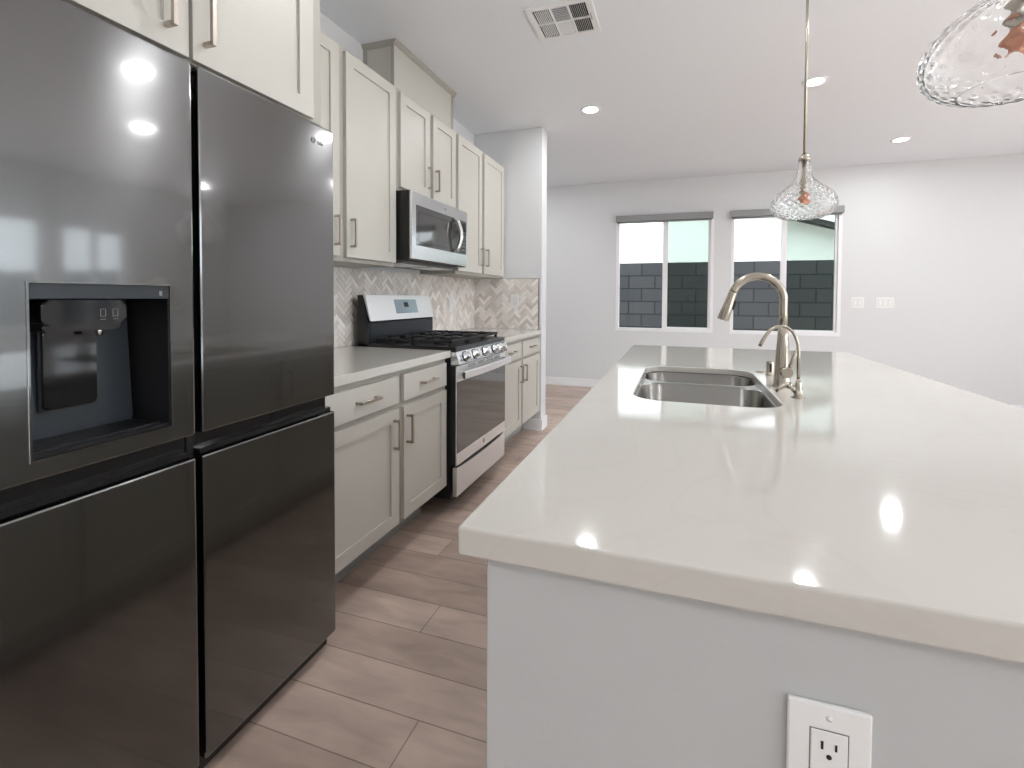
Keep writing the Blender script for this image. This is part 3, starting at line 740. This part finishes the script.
em = MB().lathe([(0, DX - .001), (.0135, DX - .001), (.0135, DX + .001), (0, DX + .0012)], (0, (RY0+RY1)/2, .322), 24, 'x').build('emblem', M['marking'], dr)
text_mesh('GE', .013, face_x(DX + .0014, (RY0+RY1)/2, .322)).build('lettering', M['steel'], em)
mb = MB()
mb.prism([(RY0 + .006, .115), (RY1 - .006, .115), (RY1 - .006, .272)] + [((RY1 - .006) + (RY0 - RY1 + .012) * k/12, .272 - .010 * sin(pi*k/12)) for k in range(1, 12)] + [(RY0 + .006, .272)], 'x', RX - .01, DX, .003)
mb.build('storage_drawer', M['steel_sat'], rg)

# ------------------------------------------------------------------ microwave
MY0, MY1 = 2.268, 2.982
mz0, mz1 = 1.420, 1.802
MX = -1.442
mw = thing('microwave', 'stainless over-the-range microwave with curved handle mounted under the short cabinet', 'microwave', (-1.6, 2.63, mz0))
MB().box(XW + .01, MX - .014, MY0, MY1, mz0 - .006, 1.806).build('body', M['black'], mw)
md = MB().frame('x', MX - .014, MX, (MY0 + .001, MY1 - .001, mz0, mz1), (MY0 + .045, MY1 - .020, mz0 + .080, mz1 - .070), bev=.003).build('door', M['steel'], mw)
MB().box(MX - .0135, MX - .0005, MY0 + .044, MY1 - .018, mz0 + .079, mz1 - .069).build('window', M['ovenglass'], md)
MB().frame('x', MX - .001, MX + .0006, (MY0 + .075, MY1 - .235, mz0 + .1, mz1 - .105), (MY0 + .079, MY1 - .239, mz0 + .104, mz1 - .109)).build('window_border', M['blackgloss'], md)
MB().box(MX - .0005, MX + .0008, MY1 - .13, MY1 - .030, mz0 + .09, mz1 - .085).build('keypad', M['blackgloss'], md)
mb = MB()
for r_ in range(6):
    for c_ in range(3): mb.box(MX + .0006, MX + .0012, MY1 - .090 + c_*.018, MY1 - .080 + c_*.018, mz0 + .105 + r_*.024, mz0 + .115 + r_*.024)
mb.build('keys', M['marking'], md)
hy = MY1 - .205
pth = [(MX + .001, hy, mz1 - .080), (MX + .024, hy + .004, mz1 - .088)] + [(MX + .024 + .022*sin(pi*k/10), hy + .012*sin(pi*k/10) + .004, mz1 - .088 - (mz1 - mz0 - .185)*k/10) for k in range(1, 10)] + [(MX + .024, hy + .004, mz0 + .097), (MX + .001, hy, mz0 + .09)]
MB().tube(pth, [.012] + [.015]*(len(pth) - 2) + [.012], 14).build('handle', M['chrome'], md)
MB().lathe([(0, MX), (.009, MX), (.009, MX + .001), (0, MX + .001)], (0, 2.66, mz1 - .034), 20, 'x').build('emblem', M['marking'], md)
un = MB().box(XW + .02, MX - .065, MY0 + .01, MY1 - .01, mz0 - .022, mz0 - .008).build('underside', M['duct'], mw)
mb = MB()
for k in range(2): mb.box(-1.72, MX - .10, MY0 + .05 + k*.36, MY0 + .33 + k*.36, mz0 - .026, mz0 - .022)
mb.build('grease_filter', M['steel_sat'], un)

# ------------------------------------------------------------------ island
IX0, IX1, IY0, IY1 = -.265, .8825, .5203, 2.896
isl = thing('kitchen_island', 'large kitchen island with a light grey painted base', 'island', (.18, 1.7, 0))
bx0, bx1, by0, by1 = -.232, .60, .538, 2.866
mb = MB().box(bx0 + .02, bx1, by0 + .09, by1, .10, ZC - .26)
mb.box(bx0 + .02, bx0 + .05, by0 + .09, by1, ZC - .26, ZC - .038); mb.box(bx1 - .12, bx1, by0 + .09, by1, ZC - .26, ZC - .038)
mb.box(bx0 + .05, bx1 - .12, by0 + .09, 1.28, ZC - .26, ZC - .038); mb.box(bx0 + .05, bx1 - .12, 2.09, by1, ZC - .26, ZC - .038)
mb.box(bx0 + .09, bx1 - .02, by0 + .09, by1 - .02, 0, .10); mb.build('cabinet_body', M['cabinet_shaded'], isl)
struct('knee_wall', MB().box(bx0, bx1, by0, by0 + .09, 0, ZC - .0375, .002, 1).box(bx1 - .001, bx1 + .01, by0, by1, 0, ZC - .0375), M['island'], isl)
for k in range(5):
    a = by0 + .10 + k * .444; shaker(isl, bx0, a, a + .428, .125, ZC - .055, sign=-1, handle=(a + (.395 if k % 2 == 0 else .033), .73, .14))
# countertop with a sink cut-out (mitred 37 mm apron around a 20 mm slab)
SX0, SX1, SY0, SY1, SR = -.128, .276, 1.345, 2.035, .085
def island_top():
    bm = bmesh.new(); hole = rrect(SX0, SX1, SY0, SY1, SR, 10); N = len(hole)
    cxx, cyy = (SX0+SX1)/2, (SY0+SY1)/2
    crn = [(IX1, IY1), (IX0, IY1), (IX0, IY0), (IX1, IY0)]
    zt, z2, z3 = ZC, ZC - .0225, ZC - .0375
    def sect(z, flip):
        hv = [bm.verts.new((x, y, z)) for x, y in hole]
        cv = [bm.verts.new((x, y, z)) for x, y in crn]
        q = N // 4                                         # points per corner arc (starts at +x +y)
        fs = []
        for c_ in range(4):
            arc = hv[c_*q:(c_+1)*q]
            for i in range(len(arc) - 1): fs.append(bm.faces.new((cv[c_], arc[i+1], arc[i])))
            nx = hv[((c_+1)*q) % N]
            fs.append(bm.faces.new((cv[c_], cv[(c_+1) % 4], nx, arc[-1])))
        return hv, cv
    ht, ct = sect(zt, False)
    hb, cb = sect(z3, True)
    edges = []
    for i in range(4):
        bm.faces.new((ct[i], ct[(i+1) % 4], cb[(i+1) % 4], cb[i]))
    hm = [bm.verts.new((x, y, z2)) for x, y in hole]
    ho = [bm.verts.new((x, y, z2)) for x, y in rrect(SX0 - .03, SX1 + .03, SY0 - .03, SY1 + .03, SR + .03, 10)]
    for i in range(N):
        j = (i+1) % N
        bm.faces.new((ht[i], ht[j], hm[j], hm[i])); bm.faces.new((hm[i], hm[j], ho[j], ho[i]))
    # lower opening is wider so the sink deck fits under the slab
    for v, (x, y) in zip(hb, rrect(SX0 - .03, SX1 + .03, SY0 - .03, SY1 + .03, SR + .03, 10)): v.co.x, v.co.y = x, y
    for i in range(N):
        j = (i+1) % N; bm.faces.new((ho[i], ho[j], hb[j], hb[i]))
    bmesh.ops.recalc_face_normals(bm, faces=bm.faces)
    bm.edges.ensure_lookup_table()
    es = [e for e in bm.edges if all(v in ct or v in cb for v in e.verts) and len(e.link_faces) == 2 and e.calc_face_angle(0) > 1]
    es += [e for e in bm.edges if all(v in ht for v in e.verts) and e.calc_face_angle(0) > 1]
    bmesh.ops.bevel(bm, geom=es, offset=.004, segments=3, affect='EDGES', profile=.5)
    mb = MB(); mb.bm.free(); mb.bm = bm; return mb
it = island_top().build('island_countertop', M['quartz'], None, (.3, 1.7, ZC - .0375))
tag(it, 'large white quartz island countertop with the sink cut into it', 'countertop')

# outlet in the island front
plate_y(by0, .1525, .7270, 'white outlet on the near end of the island below the countertop')

# sink: two bowls
sk = thing('sink', 'undermount double-bowl stainless sink in the island countertop', 'sink', (.074, 1.69, .70))
ZR = ZC - .0232; YD = 1.775
def bowl(y0, y1, depth, near):
    bm = bmesh.new(); K = 8
    fl = rrect(SX0 - .022, SX1 + .022, (SY0 - .022) if near else YD, YD if near else (SY1 + .022), .004 if False else .006, K)
    levels = [(fl, ZR), (rrect(SX0 - .002, SX1 + .002, y0, y1, .078, K), ZR), (rrect(SX0 + .003, SX1 - .003, y0 + .005, y1 - .005, .074, K), ZR - .006),
              (rrect(SX0 + .010, SX1 - .010, y0 + .012, y1 - .012, .066, K), ZR - depth + .03), (rrect(SX0 + .028, SX1 - .028, y0 + .030, y1 - .030, .05, K), ZR - depth + .006),
              (rrect(SX0 + .05, SX1 - .05, y0 + .05, y1 - .05, .03, K), ZR - depth)]
    rings = [[bm.verts.new((x, y, z)) for x, y in L] for L, z in levels]; n_ = len(rings[0])
    for a in range(len(rings) - 1):
        for i in range(n_):
            j = (i+1) % n_; f = bm.faces.new((rings[a][i], rings[a][j], rings[a+1][j], rings[a+1][i])); f.smooth = a > 0
    bm.faces.new(rings[-1])
    bmesh.ops.recalc_face_normals(bm, faces=bm.faces)
    if bm.faces[:][-1].normal.z < 0: bmesh.ops.reverse_faces(bm, faces=bm.faces)
    mb = MB(); mb.bm.free(); mb.bm = bm; o = mb.build('bowl', M['sink'], sk)
    so = o.modifiers.new('thickness', 'SOLIDIFY'); so.thickness = .0012; so.offset = -1
    MB().lathe([(0, ZR - depth + .001), (.026, ZR - depth + .0012), (.040, ZR - depth + .003), (.043, ZR - depth + .0005)], (.074, (y0+y1)/2, 0), 28).build('drain', M['chrome'], o)
bowl(SY0 - .002, YD - .012, .21, True)
bowl(YD + .012, SY1 + .002, .17, False)

# main faucet
fc = thing('kitchen_faucet', 'tall brushed nickel gooseneck pull-down faucet beside the sink', 'faucet', (.329, 1.70, ZC))
fxx, fyy = .329, 1.70
MB().lathe([(.0, ZC), (.0285, ZC), (.0285, ZC + .006), (.0265, ZC + .010), (.0245, ZC + .05), (.0215, ZC + .10), (.0165, ZC + .165), (.0140, ZC + .2), (0, ZC + .2)], (fxx, fyy, 0), 32).build('body', M['nickel'], fc)
Rr = .0795; za = 1.200; cxx = fxx - Rr
path = [(fxx, fyy, ZC + .195), (fxx, fyy, za - .04)] + [(cxx + Rr*cos(radians(a)), fyy, za + Rr*sin(radians(a))) for a in range(0, 166, 6)]
MB().tube(path, .0128, 20).build('spout', M['nickel'], fc)
a = radians(162); e0 = Vector((cxx + Rr*cos(a), fyy, za + Rr*sin(a))); dr_ = Vector((-sin(a), 0, cos(a)))
hd = MB().tube([e0 - dr_*.001, e0 + dr_*.001, e0 + dr_*.004, e0 + dr_*.052, e0 + dr_*.096, e0 + dr_*.0985], [.0132, .0137, .0137, .0165, .0200, .0188], 24).build('spray_head', M['nickel'], fc)
nb = e0 + dr_*.040; sd = Vector((cos(radians(-17)), 0, sin(radians(-17)))); mb = MB().box(-.0035, .0035, -.0055, .0055, -.016, .016, .002, 1)
q = dr_.to_track_quat('Z', 'Y')
bmesh.ops.transform(mb.bm, matrix=Matrix.Translation(nb + Vector((-dr_.z, 0, dr_.x)).normalized() * .0165) @ q.to_matrix().to_4x4(), verts=mb.bm.verts)
mb.build('spray_button', M['black'], hd)
lv = MB().tube([(fxx, fyy, .966), (fxx + .004, fyy - .030, .966), (fxx + .006, fyy - .047, .966), (fxx + .006, fyy - .049, .966)], [.0145, .0165, .0175, .0165], 22).build('valve', M['nickel'], fc)
MB().tube([(fxx + .010, fyy - .040, .974), (fxx + .022, fyy - .040, 1.008), (fxx + .038, fyy - .040, 1.053)], [.0062, .0055, .0050], 12).build('lever', M['nickel'], lv)
# small filtered water faucet
ff = thing('filter_faucet', 'small slim brushed nickel drinking water faucet in front of the tall faucet', 'faucet', (.336, 1.515, ZC))
gx, gy = .336, 1.515
MB().lathe([(0, ZC), (.0185, ZC), (.0185, ZC + .002), (.012, ZC + .004), (.0115, ZC + .030), (.0095, ZC + .042), (.0055, ZC + .056), (0, ZC + .057)], (gx, gy, 0), 24).build('body', M['nickel'], ff)
P_ = [(gx, gy, ZC + .05), (gx - .001, gy, 1.045), (gx - .003, gy, 1.070), (gx - .008, gy, 1.090), (gx - .017, gy, 1.108), (gx - .030, gy, 1.119), (gx - .046, gy, 1.1235),
      (gx - .062, gy, 1.121), (gx - .076, gy, 1.112), (gx - .088, gy, 1.096), (gx - .097, gy, 1.079), (gx - .1045, gy, 1.062)]
MB().tube(P_, [.0046]*9 + [.0048, .0055, .0055], 14).build('spout', M['nickel'], ff)
fv = MB().tube([(gx - .004, gy, ZC + .020), (gx - .018, gy - .001, ZC + .030), (gx - .030, gy - .002, ZC + .036)], [.010, .0085, .0075], 16).build('valve', M['nickel'], ff)
MB().tube([(gx - .022, gy - .002, ZC + .045), (gx - .036, gy - .004, ZC + .036), (gx - .050, gy - .006, ZC + .026), (gx - .060, gy - .007, ZC + .016)], [.0045, .0048, .0055, .005], 12).build('lever', M['nickel'], fv)
# air gap and hole cover
ag = MB().lathe([(0, ZC), (.0155, ZC), (.0155, ZC + .004), (.0135, ZC + .006), (.0135, ZC + .050), (.0115, ZC + .054), (0, ZC + .055)], (.331, 1.925, 0), 28).build('air_gap_cap', M['nickel'], None, (.331, 1.925, ZC))
tag(ag, 'short nickel cylinder with a dark slot just behind the tall faucet', 'air gap')
MB().box(.331 - .0045, .331 + .003, 1.925 - .0148, 1.925 - .0125, ZC + .014, ZC + .046, .001, 1).build('vent_slot', M['slot'], ag)
hc = MB().lathe([(0, ZC), (.020, ZC), (.019, ZC + .003), (0, ZC + .005)], (.310, 1.995, 0), 28).build('hole_cover', M['nickel'], None, (.310, 1.995, ZC))
tag(hc, 'flat round nickel hole cover on the countertop behind the air gap', 'hole cover')

# ------------------------------------------------------------------ pendants
def pendant(x, y, label):
    t = thing('pendant_light', label, 'pendant light', (x, y, H), 'glass pendants above the island')
    zt = 1.757                                            # top of the glass
    prof = [(.024, 0), (.0245, -.012), (.0255, -.030), (.030, -.052), (.038, -.072), (.056, -.092), (.082, -.110), (.108, -.127), (.126, -.145), (.136, -.165),
            (.1375, -.182), (.132, -.199), (.118, -.214), (.100, -.224), (.082, -.230)]
    # resample the outline
    pr = []
    for i in range(len(prof) - 1):
        for k in range(5):
            f = k/5; p0 = prof[max(i-1, 0)]; p1 = prof[i]; p2 = prof[i+1]; p3 = prof[min(i+2, len(prof)-1)]
            pr.append(tuple(.5*((2*p1[c]) + (-p0[c]+p2[c])*f + (2*p0[c]-5*p1[c]+4*p2[c]-p3[c])*f*f + (-p0[c]+3*p1[c]-3*p2[c]+p3[c])*f**3) for c in (0, 1)))
    pr.append(prof[-1])
    bm = bmesh.new(); S = 192; n_ = 24; outer, inner = [], []
    s = 0.; last = None; ss = []
    pr = [(r * .84, h) for r, h in pr]
    for r, h in pr:
        if last: s += math.hypot(r - last[0], h - last[1])
        ss.append(s); last = (r, h)
    for (r, h), s in zip(pr, ss):
        amp = .0026 * min(1, r / .06) + .0005
        ro = []; ri = []
        for j in range(S):
            a = 2*pi*j/S
            wv_ = abs(cos(n_*a/2 + s*120)) * abs(cos(n_*a/2 - s*120))
            ro.append(bm.verts.new(((r + amp*wv_)*cos(a) + x, (r + amp*wv_)*sin(a) + y, zt + h)))
            ri.append(bm.verts.new(((r - .0022)*cos(a) + x, (r - .0022)*sin(a) + y, zt + h)))
        outer.append(ro); inner.append(ri)
    for R_, fl in ((outer, False), (inner, True)):
        for i in range(len(R_) - 1):
            for j in range(S):
                q = (R_[i][j], R_[i][(j+1) % S], R_[i+1][(j+1) % S], R_[i+1][j]); f = bm.faces.new(q[::-1] if not fl else q); f.smooth = True
    for (A_, B_) in ((outer[0], inner[0]), (inner[-1], outer[-1])):
        for j in range(S): f = bm.faces.new((A_[j], A_[(j+1) % S], B_[(j+1) % S], B_[j])); f.smooth = True
    bmesh.ops.recalc_face_normals(bm, faces=bm.faces)
    mb = MB(); mb.bm.free(); mb.bm = bm; mb.build('glass_shade', M['glass'], t)
    MB().lathe([(0, zt + .022), (.012, zt + .022), (.019, zt + .012), (.0225, zt + .004), (.0225, zt - .004), (0, zt - .004)], (x, y, 0), 28).build('cap', M['nickel'], t)
    MB().tube([(x, y, zt + .02), (x, y, H - .01)], .0052, 12).build('rod', M['nickel'], t)
    MB().lathe([(0, H), (.062, H), (.062, H - .012), (.05, H - .022), (.012, H - .026), (0, H - .026)], (x, y, 0), 32).build('canopy', M['nickel'], t)
    sk_ = MB().lathe([(0, zt - .004), (.010, zt - .004), (.008, zt - .06), (.013, zt - .080), (.013, zt - .130), (.011, zt - .134), (0, zt - .134)], (x, y, 0), 24).build('socket', M['nickel'], t)
    MB().lathe([(0, zt - .132), (.012, zt - .134), (.017, zt - .142), (.0215, zt - .154), (.021, zt - .164), (.015, zt - .173), (0, zt - .177)], (x, y, 0), 24).build('bulb', M['copper'], t)
    return t
pendant(.466, 2.08, 'ribbed clear glass pendant on a long rod in front of the right far window')
pendant(.484, .897, 'nearer clear glass pendant cut off by the top right corner of the photo')
